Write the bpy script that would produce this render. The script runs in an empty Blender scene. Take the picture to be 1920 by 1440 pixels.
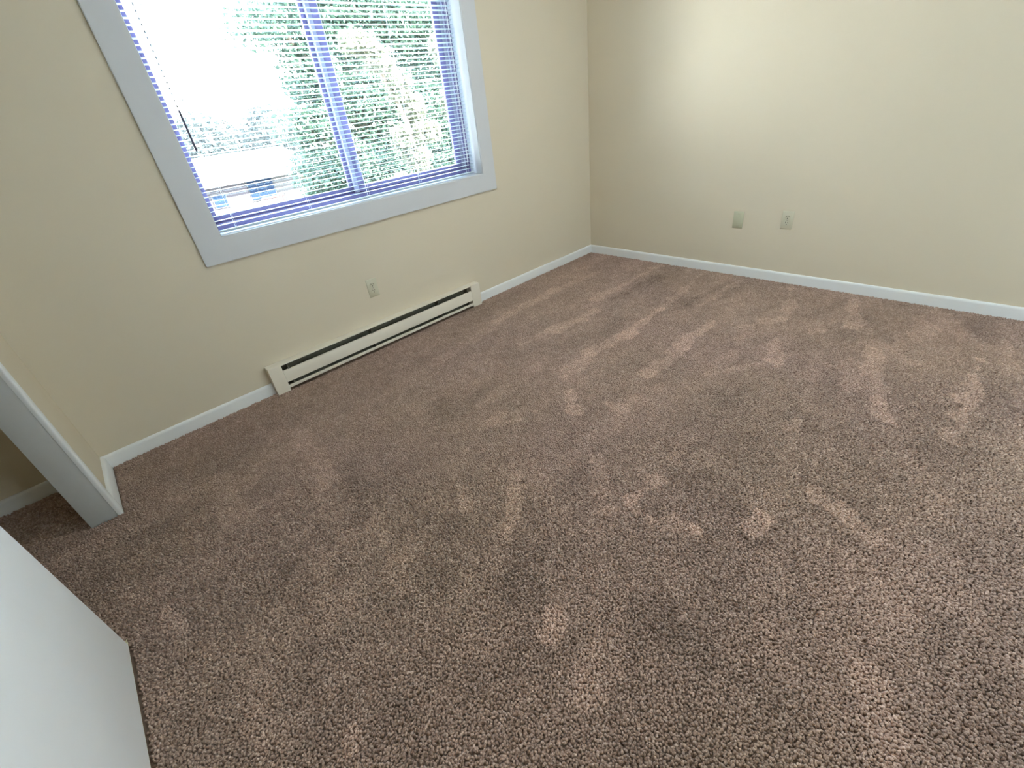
import bpy, bmesh, math, random
import numpy as np
from mathutils import Vector, Matrix

sc = bpy.context.scene
COL = sc.collection
random.seed(7)
rng = np.random.default_rng(11)

# tunables: sky, sun, exposure, paint and yarn colours
SKY = 4.2
SUN = 17.0
EXPO = 3.0
WALL = (0.67, 0.602, 0.47)
YARN_A = (0.350, 0.245, 0.196)
YARN_B = (0.57, 0.43, 0.36)
NAPK = 0.25
BROADK = 0.18
# crown lobes: centre, radii, weight
TREE1 = [(1.1, 6.9, 2.9, 1.0, .8, .7, 1), (2.4, 7.0, 3.0, 1.2, .9, .9, 1), (3.8, 7.0, 2.7, 1.1, .9, 1.0, 1), (.75, 6.6, 2.0, .55, .5, .5, 1),
         (1.6, 7.0, 1.6, 1.1, .8, .8, 1), (2.8, 7.0, 1.3, 1.1, .8, .9, 1), (4.0, 7.0, 1.1, 1.0, .8, 1.0, 1), (.35, 6.5, 1.35, .75, .5, .32, 1),
         (.7, 6.6, .55, .9, .6, .6, 1), (1.8, 6.9, .4, 1.1, .8, .8, 1), (3.0, 7.0, .1, 1.2, .8, .9, 1), (4.2, 7.0, -.3, 1.1, .8, .9, 1),
         (.6, 6.6, -.4, .9, .6, .7, 1), (1.6, 6.9, -.8, 1.2, .8, .8, 1), (2.9, 7.0, -1.2, 1.2, .8, .8, 1), (0.0, 6.4, 2.75, .5, .4, .35, .5)]
TREE2 = [(.85, 5.0, 2.28, .30, .22, .10, 1), (1.15, 5.0, 2.05, .22, .22, .16, 1), (1.38, 5.0, 1.70, .17, .22, .22, 1), (1.6, 5.0, 1.35, .2, .22, .2, 1),
         (1.75, 5.0, 1.0, .32, .22, .16, 1), (1.3, 5.0, .95, .16, .2, .24, .8), (1.5, 5.0, .62, .22, .25, .2, 1), (1.1, 5.0, .25, .33, .25, .15, .8),
         (1.5, 5.0, .1, .3, .3, .2, 1), (2.6, 5.2, 1.35, .15, .2, .35, .6), (2.5, 5.2, 2.2, .12, .2, .2, .5)]
DIST_LABEL = ['hazy pale tree beyond the white roof, behind the blind wand', 'hazy pale tree beyond the middle of the white roof', 'hazy pale tree next to the large green tree edge',
              'hazy pale tree at the left edge of the window', 'hazy pale tree hidden past the window left edge', 'hazy pale tree hidden behind the large green tree']

FILL = (-1.45, -1.55)
FILL_COL = (.95, .985, 1.0)
FILL_L = 7.0  # strength of the added ceiling fill
FILLWIN = (-2.4, -0.6, 0.80, 2.0)     # x0, x1, z0, z1 of the added fill window behind the camera
# ------------------------------------------------------------------ camera
cam_data = bpy.data.cameras.new('camera')
cam_data.sensor_fit = 'HORIZONTAL'
cam_data.sensor_width = 36.0
cam_data.lens = 36.0 * 835.74 / 1920.0
cam_data.clip_start = 0.02
cam_data.clip_end = 400
camera = bpy.data.objects.new('camera', cam_data)
COL.objects.link(camera)
camera.location = (-3.3677, -2.6213, 1.2671)
camera.rotation_mode = 'XYZ'
camera.rotation_euler = (1.0063, 0.1116, -0.7663)
sc.camera = camera

# ------------------------------------------------------------------ world, sun, exposure
world = bpy.data.worlds.new('world')
sc.world = world
world.use_nodes = True
wn = world.node_tree.nodes
wl = world.node_tree.links
bg = wn['Background']
tc = wn.new('ShaderNodeTexCoord')
sep = wn.new('ShaderNodeSeparateXYZ')
ramp = wn.new('ShaderNodeValToRGB')
wl.new(tc.outputs['Generated'], sep.inputs[0])
wl.new(sep.outputs['Z'], ramp.inputs['Fac'])
ramp.color_ramp.elements[0].position = 0.0
ramp.color_ramp.elements[0].color = (0.88, 0.94, 1.0, 1)
ramp.color_ramp.elements[1].position = 0.8
ramp.color_ramp.elements[1].color = (0.62, 0.80, 1.0, 1)
wl.new(ramp.outputs['Color'], bg.inputs['Color'])
bg.inputs['Strength'].default_value = SKY

sun_data = bpy.data.lights.new('sun', 'SUN')
sun_data.energy = SUN
sun_data.color = (1.0, 0.95, 0.85)
sun_data.angle = math.radians(0.6)
sun = bpy.data.objects.new('sun', sun_data)
COL.objects.link(sun)
sun.location = (-10, -12, 20)
sun.rotation_euler = Vector((0.50, -0.62, 0.80)).to_track_quat('Z', 'Y').to_euler()

# sky portal filling the window opening (guides sampling, adds no light)
portal_data = bpy.data.lights.new('window_portal', 'AREA')
portal_data.shape = 'RECTANGLE'
portal_data.size = 1.69
portal_data.size_y = 1.23
portal = bpy.data.objects.new('window_portal', portal_data)
COL.objects.link(portal)
portal.location = (-2.0465, 0.16, 1.485)
portal.rotation_euler = (math.radians(-90), 0, 0)
portal_data.cycles.is_portal = True

portal2_data = bpy.data.lights.new('fill_window_portal', 'AREA')
portal2_data.shape = 'RECTANGLE'
portal2_data.size = FILLWIN[1] - FILLWIN[0]
portal2_data.size_y = FILLWIN[3] - FILLWIN[2]
portal2 = bpy.data.objects.new('fill_window_portal', portal2_data)
COL.objects.link(portal2)
portal2.location = ((FILLWIN[0] + FILLWIN[1]) / 2, -4.285, (FILLWIN[2] + FILLWIN[3]) / 2)
portal2.rotation_euler = (math.radians(90), 0, 0)
portal2_data.cycles.is_portal = True

sc.view_settings.view_transform = 'Standard'
sc.view_settings.look = 'None'
sc.view_settings.gamma = 1.0
sc.view_settings.use_curve_mapping = False
sc.view_settings.exposure = EXPO
sc.cycles.use_denoising = True
sc.cycles.max_bounces = 14
sc.cycles.diffuse_bounces = 8
sc.cycles.transparent_max_bounces = 16
sc.cycles.sample_clamp_indirect = 12

# ------------------------------------------------------------------ materials
def mat(name, color, rough=0.6, spec=0.35, metal=0.0):
    m = bpy.data.materials.new(name)
    m.use_nodes = True
    b = m.node_tree.nodes['Principled BSDF']
    b.inputs['Base Color'].default_value = (*color, 1)
    b.inputs['Roughness'].default_value = rough
    b.inputs['Specular IOR Level'].default_value = spec
    b.inputs['Metallic'].default_value = metal
    return m

def noise_mat(name, c1, c2, scale, rough=0.6, spec=0.3, bump=0.0, bscale=None, bdist=0.001, detail=4):
    m = mat(name, c1, rough, spec)
    nt = m.node_tree
    b = nt.nodes['Principled BSDF']
    geo = nt.nodes.new('ShaderNodeNewGeometry')
    nz = nt.nodes.new('ShaderNodeTexNoise')
    nz.inputs['Scale'].default_value = scale
    nz.inputs['Detail'].default_value = detail
    nt.links.new(geo.outputs['Position'], nz.inputs['Vector'])
    cr = nt.nodes.new('ShaderNodeValToRGB')
    cr.color_ramp.elements[0].position = 0.35
    cr.color_ramp.elements[0].color = (*c1, 1)
    cr.color_ramp.elements[1].position = 0.65
    cr.color_ramp.elements[1].color = (*c2, 1)
    nt.links.new(nz.outputs['Fac'], cr.inputs['Fac'])
    nt.links.new(cr.outputs['Color'], b.inputs['Base Color'])
    if bump:
        n2 = nt.nodes.new('ShaderNodeTexNoise')
        n2.inputs['Scale'].default_value = bscale or scale
        n2.inputs['Detail'].default_value = 3
        nt.links.new(geo.outputs['Position'], n2.inputs['Vector'])
        bp = nt.nodes.new('ShaderNodeBump')
        bp.inputs['Strength'].default_value = bump
        bp.inputs['Distance'].default_value = bdist
        nt.links.new(n2.outputs['Fac'], bp.inputs['Height'])
        nt.links.new(bp.outputs['Normal'], b.inputs['Normal'])
    return m

M = {}
M['wall'] = noise_mat('cream_wall_paint', WALL, tuple(c * 1.02 for c in WALL), 1.3, 0.55, 0.3, 0.25, 90, 0.0006)
M['ceiling'] = noise_mat('white_ceiling_paint', (0.78, 0.77, 0.72), (0.80, 0.79, 0.74), 2, 0.9, 0.1, 0.4, 60, 0.001)
M['trim'] = noise_mat('white_trim_paint', (0.77, 0.79, 0.79), (0.79, 0.81, 0.81), 3, 0.45, 0.4, 0.2, 40, 0.0006)
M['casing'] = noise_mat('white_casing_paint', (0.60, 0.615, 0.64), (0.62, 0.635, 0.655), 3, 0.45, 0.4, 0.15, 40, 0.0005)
M['door'] = noise_mat('white_door_paint', (0.90, 0.92, 0.93), (0.92, 0.94, 0.945), 2, 0.4, 0.4, 0.15, 30, 0.0005)
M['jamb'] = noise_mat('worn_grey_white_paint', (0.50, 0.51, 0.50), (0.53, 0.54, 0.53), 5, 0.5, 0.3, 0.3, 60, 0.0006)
M['door_edge'] = mat('yellowish_door_edge', (0.72, 0.70, 0.50), 0.7, 0.2)  # yellowish tone for the door edge and splinters
M['heater'] = noise_mat('cream_enamel', (0.73, 0.68, 0.575), (0.75, 0.70, 0.59), 4, 0.38, 0.45)
M['heater_dark'] = noise_mat('heater_inside_metal', (0.09, 0.09, 0.065), (0.12, 0.118, 0.085), 12, 0.6, 0.4)
M['fin'] = mat('aluminium_fins', (0.16, 0.155, 0.12), 0.45, 0.5, 0.6)
M['plate'] = mat('almond_plastic', (0.60, 0.575, 0.44), 0.35, 0.45)
M['plate_blank'] = mat('almond_plastic_blank', (0.50, 0.50, 0.36), 0.4, 0.4)
M['slot'] = mat('dark_slot', (0.03, 0.028, 0.02), 0.6, 0.2)
M['screw'] = mat('painted_screw', (0.5, 0.48, 0.38), 0.35, 0.5, 0.3)
M['frame'] = mat('frame_haze_tint', (0.14, 0.12, 0.27), 0.4, 0.5)  # lavender tint paints glare haze over dark metal
M['frame_light'] = mat('frame_channel', (0.26, 0.26, 0.36), 0.4, 0.5)  # paler copy of the haze tint
M['cord'] = mat('white_cord', (0.85, 0.88, 0.9), 0.6, 0.3)
M['wand'] = mat('clear_grey_wand', (0.09, 0.085, 0.13), 0.5, 0.2)

# thin white aluminium slats in plain opaque enamel
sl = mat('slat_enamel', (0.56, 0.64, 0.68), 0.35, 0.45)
M['slat'] = sl

gl = bpy.data.materials.new('window_glass')
gl.use_nodes = True
nt = gl.node_tree
nt.nodes.clear()
out = nt.nodes.new('ShaderNodeOutputMaterial')
mx = nt.nodes.new('ShaderNodeMixShader')
tr = nt.nodes.new('ShaderNodeBsdfTransparent')
tr.inputs['Color'].default_value = (0.96, 0.985, 0.98, 1)
gg = nt.nodes.new('ShaderNodeBsdfGlossy')
gg.inputs['Roughness'].default_value = 0.02
# Schlick reflectance of a thin pane, the same from either side
fr = nt.nodes.new('ShaderNodeLayerWeight')
fr.inputs['Blend'].default_value = .5
pw = nt.nodes.new('ShaderNodeMath'); pw.operation = 'POWER'; pw.inputs[1].default_value = 5.0
ma = nt.nodes.new('ShaderNodeMath'); ma.operation = 'MULTIPLY_ADD'; ma.inputs[1].default_value = .94; ma.inputs[2].default_value = .04
nt.links.new(fr.outputs['Facing'], pw.inputs[0])
nt.links.new(pw.outputs[0], ma.inputs[0])
nt.links.new(ma.outputs[0], mx.inputs[0])
nt.links.new(tr.outputs[0], mx.inputs[1])
nt.links.new(gg.outputs[0], mx.inputs[2])
nt.links.new(mx.outputs[0], out.inputs[0])
M['glass'] = gl

# ------------------------------------------------------------------ helpers
def add_box(bm, x0, x1, y0, y1, z0, z1, bevel=0.0, seg=2):
    g = bmesh.ops.create_cube(bm, size=1.0)
    vs = g['verts']
    for v in vs:
        v.co = Vector((x0 + (v.co.x + .5) * (x1 - x0), y0 + (v.co.y + .5) * (y1 - y0), z0 + (v.co.z + .5) * (z1 - z0)))
    if bevel:
        es = list({e for v in vs for e in v.link_edges})
        bmesh.ops.bevel(bm, geom=es, offset=bevel, segments=seg, affect='EDGES', profile=0.5, clamp_overlap=True)

def add_extrude(bm, poly, axis, a0, a1):
    """poly: list of 2D points in the plane across the axis; extruded from a0 to a1"""
    def P(u, v, a):
        return {'x': (a, u, v), 'y': (u, a, v), 'z': (u, v, a)}[axis]
    r0 = [bm.verts.new(P(u, v, a0)) for u, v in poly]
    r1 = [bm.verts.new(P(u, v, a1)) for u, v in poly]
    n = len(poly)
    for i in range(n):
        bm.faces.new((r0[i], r0[(i + 1) % n], r1[(i + 1) % n], r1[i]))
    bm.faces.new(r0)
    bm.faces.new(list(reversed(r1)))

def add_tube(bm, pts, radii, seg=8):
    pts = [Vector(p) for p in pts]
    if not isinstance(radii, (list, tuple)):
        radii = [radii] * len(pts)
    rings = []
    for i, p in enumerate(pts):
        d = (pts[min(i + 1, len(pts) - 1)] - pts[max(i - 1, 0)]).normalized()
        a = d.orthogonal().normalized() if abs(d.z) < .99 else Vector((1, 0, 0))
        a = (a - d * a.dot(d)).normalized()
        b = d.cross(a)
        rings.append([bm.verts.new(p + (a * math.cos(2 * math.pi * k / seg) + b * math.sin(2 * math.pi * k / seg)) * radii[i]) for k in range(seg)])
    for i in range(len(rings) - 1):
        for k in range(seg):
            bm.faces.new((rings[i][k], rings[i][(k + 1) % seg], rings[i + 1][(k + 1) % seg], rings[i + 1][k]))
    bm.faces.new(list(reversed(rings[0])))
    bm.faces.new(rings[-1])

def obj(name, bm, material, parent=None, smooth=False, kind=None, label=None, origin=None):
    bmesh.ops.recalc_face_normals(bm, faces=bm.faces)
    if origin is not None:
        bmesh.ops.translate(bm, verts=bm.verts, vec=-Vector(origin))
    me = bpy.data.meshes.new(name)
    bm.to_mesh(me)
    bm.free()
    me.materials.append(material)
    if smooth:
        for p in me.polygons:
            p.use_smooth = True
        try:
            me.set_sharp_from_angle(angle=math.radians(40))
        except Exception:
            pass
    o = bpy.data.objects.new(name, me)
    COL.objects.link(o)
    if origin is not None:
        o.location = origin
    if parent is not None:
        o.parent = parent
        o.matrix_parent_inverse = Matrix.Translation(-parent.location)
    if kind:
        o['kind'] = kind
    if label:
        o['label'] = label
    return o

def box(name, dims, material, parent=None, bevel=0.0, **k):
    bm = bmesh.new()
    add_box(bm, *dims, bevel=bevel)
    return obj(name, bm, material, parent, smooth=bool(bevel), **k)

def empty(name, loc, label, cat=None, kind=None, group=None):
    o = bpy.data.objects.new(name, None)
    o.empty_display_size = 0.05
    COL.objects.link(o)
    o.location = loc
    o['label'] = label
    if cat:
        o['category'] = cat
    if kind:
        o['kind'] = kind
    if group:
        o['group'] = group
    return o

def tag(o, label, cat=None, kind=None, group=None):
    o['label'] = label
    if cat:
        o['category'] = cat
    if kind:
        o['kind'] = kind
    if group:
        o['group'] = group
    return o

# ------------------------------------------------------------------ room shell
XL = -3.775          # left wall face
YN = -4.15           # wall behind the camera
H = 2.42
WX0, WX1, WZ0, WZ1 = -2.892, -1.201, 0.870, 2.10     # window opening
FZ = -0.012          # carpet backing under the pile

bm = bmesh.new()
add_box(bm, -4.60, .14, YN - .14, .17, FZ - .15, FZ)
floor = obj('floor', bm, mat('carpet_backing', (0.30, 0.225, 0.185), 0.95, 0.05))
tag(floor, 'floor of the room, covered by the brown carpet', 'floor', 'structure')

bm = bmesh.new()
add_box(bm, -4.60, .14, YN - .14, .17, H, H + .14)
tag(obj('ceiling', bm, M['ceiling']), 'white ceiling above the room', 'ceiling', 'structure')

bm = bmesh.new()
add_box(bm, -4.60, WX0, 0, .17, FZ, H)
add_box(bm, WX1, .14, 0, .17, FZ, H)
add_box(bm, WX0, WX1, 0, .17, FZ, WZ0)
add_box(bm, WX0, WX1, 0, .17, WZ1, H)
tag(obj('wall_back', bm, M['wall']), 'cream wall with the window and the baseboard heater', 'wall', 'structure')

bm = bmesh.new()
add_box(bm, 0, .14, YN, 0, FZ, H)
tag(obj('wall_right', bm, M['wall']), 'plain cream wall with two electrical cover plates', 'wall', 'structure')

bm = bmesh.new()
VX0, VX1, VZ0, VZ1 = FILLWIN
add_box(bm, -4.60, VX0, YN - .14, YN, FZ, H)
add_box(bm, VX1, .14, YN - .14, YN, FZ, H)
add_box(bm, VX0, VX1, YN - .14, YN, FZ, VZ0)
add_box(bm, VX0, VX1, YN - .14, YN, VZ1, H)
tag(obj('wall_front', bm, M['wall']), 'cream wall behind the camera', 'wall', 'structure')

# left wall: short stub beside the window wall, closet opening, rest of the wall
JY0, JY1 = -0.425, -1.955
bm = bmesh.new()
add_box(bm, -3.867, XL, JY0, 0, FZ, H)
add_box(bm, -3.867, XL, YN, JY1, FZ, H)
add_box(bm, -3.867, XL, JY1, JY0, 2.06, H)
tag(obj('wall_left', bm, M['wall']), 'cream wall at left with the closet opening', 'wall', 'structure')

bm = bmesh.new()
add_box(bm, -4.60, -4.47, YN, 0, FZ, H)
add_box(bm, -4.47, -3.867, -2.30, -2.20, FZ, H)
tag(obj('wall_closet', bm, M['wall']), 'dim cream wall at the back of the closet', 'wall', 'structure')

# ------------------------------------------------------------------ baseboards
BH, BT = 0.063, 0.012
def bb_profile():
    pts = [(0, FZ), (BT, FZ), (BT, BH - .016)]
    for k in range(1, 6):
        a = k / 5 * math.pi / 2
        pts.append((BT - .010 * (1 - math.cos(a)), BH - .016 + .016 * math.sin(a)))
    pts.append((0, BH))
    return pts
prof = bb_profile()

bm = bmesh.new()
add_extrude(bm, [(-u, v) for u, v in prof], 'x', XL, -2.966)
add_extrude(bm, [(-u, v) for u, v in prof], 'x', -1.409, 0)
tag(obj('baseboard_back', bm, M['trim'], smooth=True), 'white baseboard under the window wall on both sides of the heater', 'baseboard', 'structure')
bm = bmesh.new()
add_extrude(bm, [(-u, v) for u, v in prof], 'y', YN, -BT)
tag(obj('baseboard_right', bm, M['trim'], smooth=True), 'long white baseboard along the plain right wall', 'baseboard', 'structure')
bm = bmesh.new()
add_extrude(bm, [(XL + u * 1.3, v) for u, v in prof], 'y', -.402, -BT)
tag(obj('baseboard_left', bm, M['trim'], smooth=True), 'short white baseboard between corner and closet opening', 'baseboard', 'structure')
bm = bmesh.new()
add_extrude(bm, [(-u, v) for u, v in prof], 'x', -4.47, -3.867)
tag(obj('baseboard_closet', bm, M['trim'], smooth=True), 'white baseboard in shade inside the closet', 'baseboard', 'structure')
bm = bmesh.new()
add_extrude(bm, [(XL + u, v) for u, v in prof], 'y', YN, -2.0)
add_extrude(bm, [(YN + u, v) for u, v in prof], 'x', XL, 0)
tag(obj('baseboard_front', bm, M['trim'], smooth=True), 'white baseboard behind the camera', 'baseboard', 'structure')

# closet opening: jamb board and the rounded casing strip
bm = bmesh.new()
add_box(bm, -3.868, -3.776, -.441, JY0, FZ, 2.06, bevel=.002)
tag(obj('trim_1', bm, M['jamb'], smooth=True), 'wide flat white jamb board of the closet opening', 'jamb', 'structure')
bm = bmesh.new()
pf = [(-3.7765, -.402), (-3.7765, -.4425), (-3.7725, -.4435)]
for k in range(7):
    a = -math.pi / 2 + k / 6 * math.pi / 2
    pf.append((-3.767 + .008 * math.cos(a), -.4365 + .008 * math.sin(a)))
pf += [(-3.759, -.408), (-3.763, -.402)]
add_extrude(bm, pf, 'z', FZ, 2.10)
tag(obj('trim_2', bm, M['trim'], smooth=True), 'narrow rounded white casing strip on the closet corner', 'casing', 'structure')
bm = bmesh.new()
add_box(bm, -3.868, -3.776, JY1, JY1 + .016, FZ, 2.06, bevel=.002)
add_box(bm, -3.868, -3.776, JY1, JY0, 2.044, 2.06)
add_box(bm, XL, -3.763, JY1 - .04, -.402, 2.06, 2.10, bevel=.003)
add_box(bm, XL, -3.763, JY1 - .04, JY1, FZ, 2.06, bevel=.003)
tag(obj('trim_3', bm, M['trim'], smooth=True), 'white head and far jamb of the closet opening', 'casing', 'structure')

# sliding closet door slab
d1 = empty('door_1', (-3.835, -1.565, 0), 'white flat sliding closet door panel at the lower left', 'door', 'structure')
bm = bmesh.new()
add_box(bm, -3.852, -3.8175, -1.9385, -1.1815, .004, 2.03, bevel=.0015)
obj('door_slab', bm, M['door'], d1, smooth=True)
bm = bmesh.new()
add_box(bm, -3.8505, -3.8185, -1.1815, -1.1795, .006, 2.028, bevel=.0008)
add_box(bm, -3.8505, -3.8185, -1.936, -1.184, .0015, .0045)
obj('edge_band', bm, M['door_edge'], d1, smooth=True, label='yellowish edge of the door slab')
# splintered corner at the foot of the door
bm = bmesh.new()
for k in range(7):
    a = random.uniform(-.5, 1.0)
    l = random.uniform(.006, .016)
    p0 = Vector((-3.820 + random.uniform(-.004, .003), -1.181, .006 + k * .0016))
    p1 = p0 + Vector((.4 * l + random.uniform(0, .003), l * math.cos(a), l * .5 * math.sin(a)))
    add_tube(bm, [p0, (p0 + p1) / 2 + Vector((0, 0, .0015)), p1], [.0022, .0015, .0004], 5)
obj('splinter', bm, M['door_edge'], d1, label='frayed splinters at the bottom corner')

# ------------------------------------------------------------------ window
win = empty('window_1', (-2.0465, .06, WZ0), 'white cased sliding window behind the blind', 'window', 'structure')
CW = .1132
bm = bmesh.new()
ring_o = [(WX0 - CW, WZ0 - CW), (WX1 + CW, WZ0 - CW), (WX1 + CW, WZ1 + CW), (WX0 - CW, WZ1 + CW)]
ring_i = [(WX0, WZ0), (WX1, WZ0), (WX1, WZ1), (WX0, WZ1)]
vo = [[bm.verts.new((x, yy, zz)) for x, zz in ring_o] for yy in (-.016, 0)]
vi = [[bm.verts.new((x, yy, zz)) for x, zz in ring_i] for yy in (-.016, 0)]
for k in range(4):
    q = (k + 1) % 4
    bm.faces.new((vo[0][k], vo[0][q], vi[0][q], vi[0][k]))
    bm.faces.new((vo[1][k], vo[1][q], vi[1][q], vi[1][k]))
    bm.faces.new((vo[0][k], vo[0][q], vo[1][q], vo[1][k]))
    bm.faces.new((vi[0][k], vi[0][q], vi[1][q], vi[1][k]))
bmesh.ops.recalc_face_normals(bm, faces=bm.faces)
es = [e for e in bm.edges if len(e.link_faces) == 2 and e.calc_face_angle() > .5]
bmesh.ops.bevel(bm, geom=es, offset=.0025, segments=2, affect='EDGES', clamp_overlap=True)
obj('casing', bm, M['casing'], win, smooth=True, label='wide flat white casing around the window')
# reveal lining, proud of the casing edge by a hair
RT = .004
box('sill_board', (WX0, WX1, -.012, .17, WZ0 - .001, WZ0 + RT), M['casing'], win, .001)
box('reveal_board', (WX0, WX1, -.012, .17, WZ1 - RT, WZ1 + .001), M['casing'], win, .001)
box('reveal_board', (WX0 - .001, WX0 + RT, -.012, .17, WZ0 + RT, WZ1 - RT), M['casing'], win, .001)
box('reveal_board', (WX1 - RT, WX1 + .001, -.012, .17, WZ0 + RT, WZ1 - RT), M['casing'], win, .001)

FY = .105
fx0, fx1, fz0, fz1 = WX0 + RT, WX1 - RT, WZ0 + RT, WZ1 - RT
bm = bmesh.new()
add_box(bm, fx0, fx0 + .022, FY, FY + .06, fz0, fz1, bevel=.002)
add_box(bm, fx1 - .040, fx1, FY, FY + .06, fz0, fz1, bevel=.002)
add_box(bm, fx0 + .022, fx1 - .040, FY, FY + .06, fz0, fz0 + .038, bevel=.002)
add_box(bm, fx0 + .022, fx1 - .040, FY, FY + .06, fz1 - .038, fz1, bevel=.002)
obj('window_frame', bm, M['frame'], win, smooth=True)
bm = bmesh.new()
add_box(bm, fx1 - .066, fx1 - .041, FY + .010, FY + .055, fz0 + .039, fz1 - .039, bevel=.002)
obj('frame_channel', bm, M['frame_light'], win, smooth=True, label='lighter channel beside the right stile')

def sash(x0, x1, y0, y1, gx0, gx1, z0=fz0 + .039, z1=fz1 - .039):
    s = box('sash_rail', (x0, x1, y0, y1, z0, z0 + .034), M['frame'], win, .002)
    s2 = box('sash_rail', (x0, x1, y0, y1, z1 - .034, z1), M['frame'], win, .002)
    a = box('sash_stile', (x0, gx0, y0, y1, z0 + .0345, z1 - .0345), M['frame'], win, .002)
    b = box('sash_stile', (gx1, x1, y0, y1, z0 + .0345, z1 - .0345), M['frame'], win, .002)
    ym = (y0 + y1) / 2
    p = box('glass_pane', (gx0 - .004, gx1 + .004, ym - .002, ym + .002, z0 + .030, z1 - .030), M['glass'], win)
    return a, b
sash(fx0 + .0225, -2.070, FY + .034, FY + .054, fx0 + .046, -2.108)          # left, outer track
sash(-2.062, fx1 - .067, FY + .008, FY + .028, -2.022, fx1 - .110)           # right, inner track
bm = bmesh.new()
add_box(bm, -2.086, -2.0625, FY + .006, FY + .0335, fz0 + .0395, fz1 - .0395, bevel=.003)
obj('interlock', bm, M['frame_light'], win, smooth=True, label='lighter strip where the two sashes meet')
bm = bmesh.new()
add_box(bm, -2.046, -2.030, FY - .010, FY + .0078, 1.02, 1.10, bevel=.003)
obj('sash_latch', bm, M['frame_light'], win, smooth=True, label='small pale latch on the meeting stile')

# window added for fill light in the wall behind the camera
w2 = empty('fill_window', ((VX0 + VX1) / 2, YN - .06, VZ0), 'unseen bare window added for fill light behind the camera', 'window', 'structure')
bm = bmesh.new()
add_box(bm, VX0, VX0 + .035, YN - .12, YN - .06, VZ0, VZ1, bevel=.002)
add_box(bm, VX1 - .035, VX1, YN - .12, YN - .06, VZ0, VZ1, bevel=.002)
add_box(bm, VX0 + .035, VX1 - .035, YN - .12, YN - .06, VZ0, VZ0 + .035, bevel=.002)
add_box(bm, VX0 + .035, VX1 - .035, YN - .12, YN - .06, VZ1 - .035, VZ1, bevel=.002)
obj('window_frame', bm, M['casing'], w2, smooth=True)
box('glass_pane', (VX0 + .03, VX1 - .03, YN - .092, YN - .088, VZ0 + .03, VZ1 - .03), M['glass'], w2)
box('casing_board', (VX0 - .1, VX1 + .1, YN, YN + .016, VZ0 - .1, VZ0), M['casing'], w2, .002)
box('casing_board', (VX0 - .1, VX1 + .1, YN, YN + .016, VZ1, VZ1 + .1), M['casing'], w2, .002)
box('casing_board', (VX0 - .1, VX0, YN, YN + .016, VZ0, VZ1), M['casing'], w2, .002)
box('casing_board', (VX1, VX1 + .1, YN, YN + .016, VZ0, VZ1), M['casing'], w2, .002)

# ------------------------------------------------------------------ venetian blind
BX0, BX1, BY = -2.884, -1.229, .050
blind = empty('venetian_blind', (-2.0565, BY, .885), 'white horizontal slat blind hanging inside the window opening', 'blind')
TILT = math.radians(4.5)
def slat_mesh():
    bm = bmesh.new()
    n = 7
    top, bot = [], []
    hw, sag, th = .0125, .0034, .0005
    for k in range(n):
        u = -1 + 2 * k / (n - 1)
        y = u * hw
        z = sag * (1 - u * u)
        yy = y * math.cos(TILT) + z * math.sin(TILT)
        zz = -y * math.sin(TILT) + z * math.cos(TILT)
        top.append((yy, zz + th))
        bot.append((yy, zz))
    add_extrude(bm, top + bot[::-1], 'x', (BX0 - BX1) / 2, (BX1 - BX0) / 2)
    bmesh.ops.recalc_face_normals(bm, faces=bm.faces)
    me = bpy.data.meshes.new('slat')
    bm.to_mesh(me)
    bm.free()
    me.materials.append(M['slat'])
    for p in me.polygons:
        p.use_smooth = True
    me.set_sharp_from_angle(angle=math.radians(40))
    return me
sm = slat_mesh()
z = .9135
PITCH = .0217
zs = []
while z < 2.035:
    o = bpy.data.objects.new('slat', sm)
    COL.objects.link(o)
    o.parent = blind
    o.location = (random.uniform(-.0008, .0008), 0, z - .885)
    o.rotation_euler = (random.uniform(-.02, .02), random.uniform(-.0004, .0004), 0)
    zs.append(z)
    z += PITCH
box('bottom_rail', (BX0, BX1, BY - .011, BY + .011, .884, .893), M['slat'], blind, .003)
bm = bmesh.new()
add_box(bm, BX0 + .001, BX1 - .001, BY - .0135, BY + .0135, 2.052, 2.084, bevel=.003)
obj('headrail', bm, M['slat'], blind, smooth=True)
for cx in (-2.796, -2.406, -2.046, -1.672, -1.283):
    bm = bmesh.new()
    for dy in (-.0138, .0138):
        add_tube(bm, [(cx + .0015, BY + dy, .887), (cx, BY + dy, 1.4), (cx, BY + dy, 2.055)], .0007, 6)
    obj('ladder_cord', bm, M['cord'], blind)
    bm = bmesh.new()
    add_tube(bm, [(cx - .003, BY, .893), (cx - .003, BY, 2.055)], .0006, 5)
    obj('lift_cord', bm, M['cord'], blind)
# pull cords gathered at the right end, looped under at their foot
bm = bmesh.new()
y = BY - .021
add_tube(bm, [(-1.279, y, 2.056), (-1.280, y, 1.6), (-1.281, y, 1.25), (-1.283, y, .935)], .0016, 7)
add_tube(bm, [(-1.2745, y, 2.056), (-1.2755, y, 1.5), (-1.277, y, .96)], .0010, 7)
obj('pull_cord', bm, M['cord'], blind, smooth=True)
bm = bmesh.new()
pts = []
for k in range(13):
    a = -math.pi * .35 + k / 12 * math.pi * 1.3
    pts.append((-1.243 + .006 * math.cos(a), y - .001, 1.225 + .022 * math.sin(a)))
add_tube(bm, [(-1.262, y, 1.262), (-1.253, y, 1.258)] + pts[::-1], .0009, 6)
obj('cord_loop', bm, M['cord'], blind, smooth=True)
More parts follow.
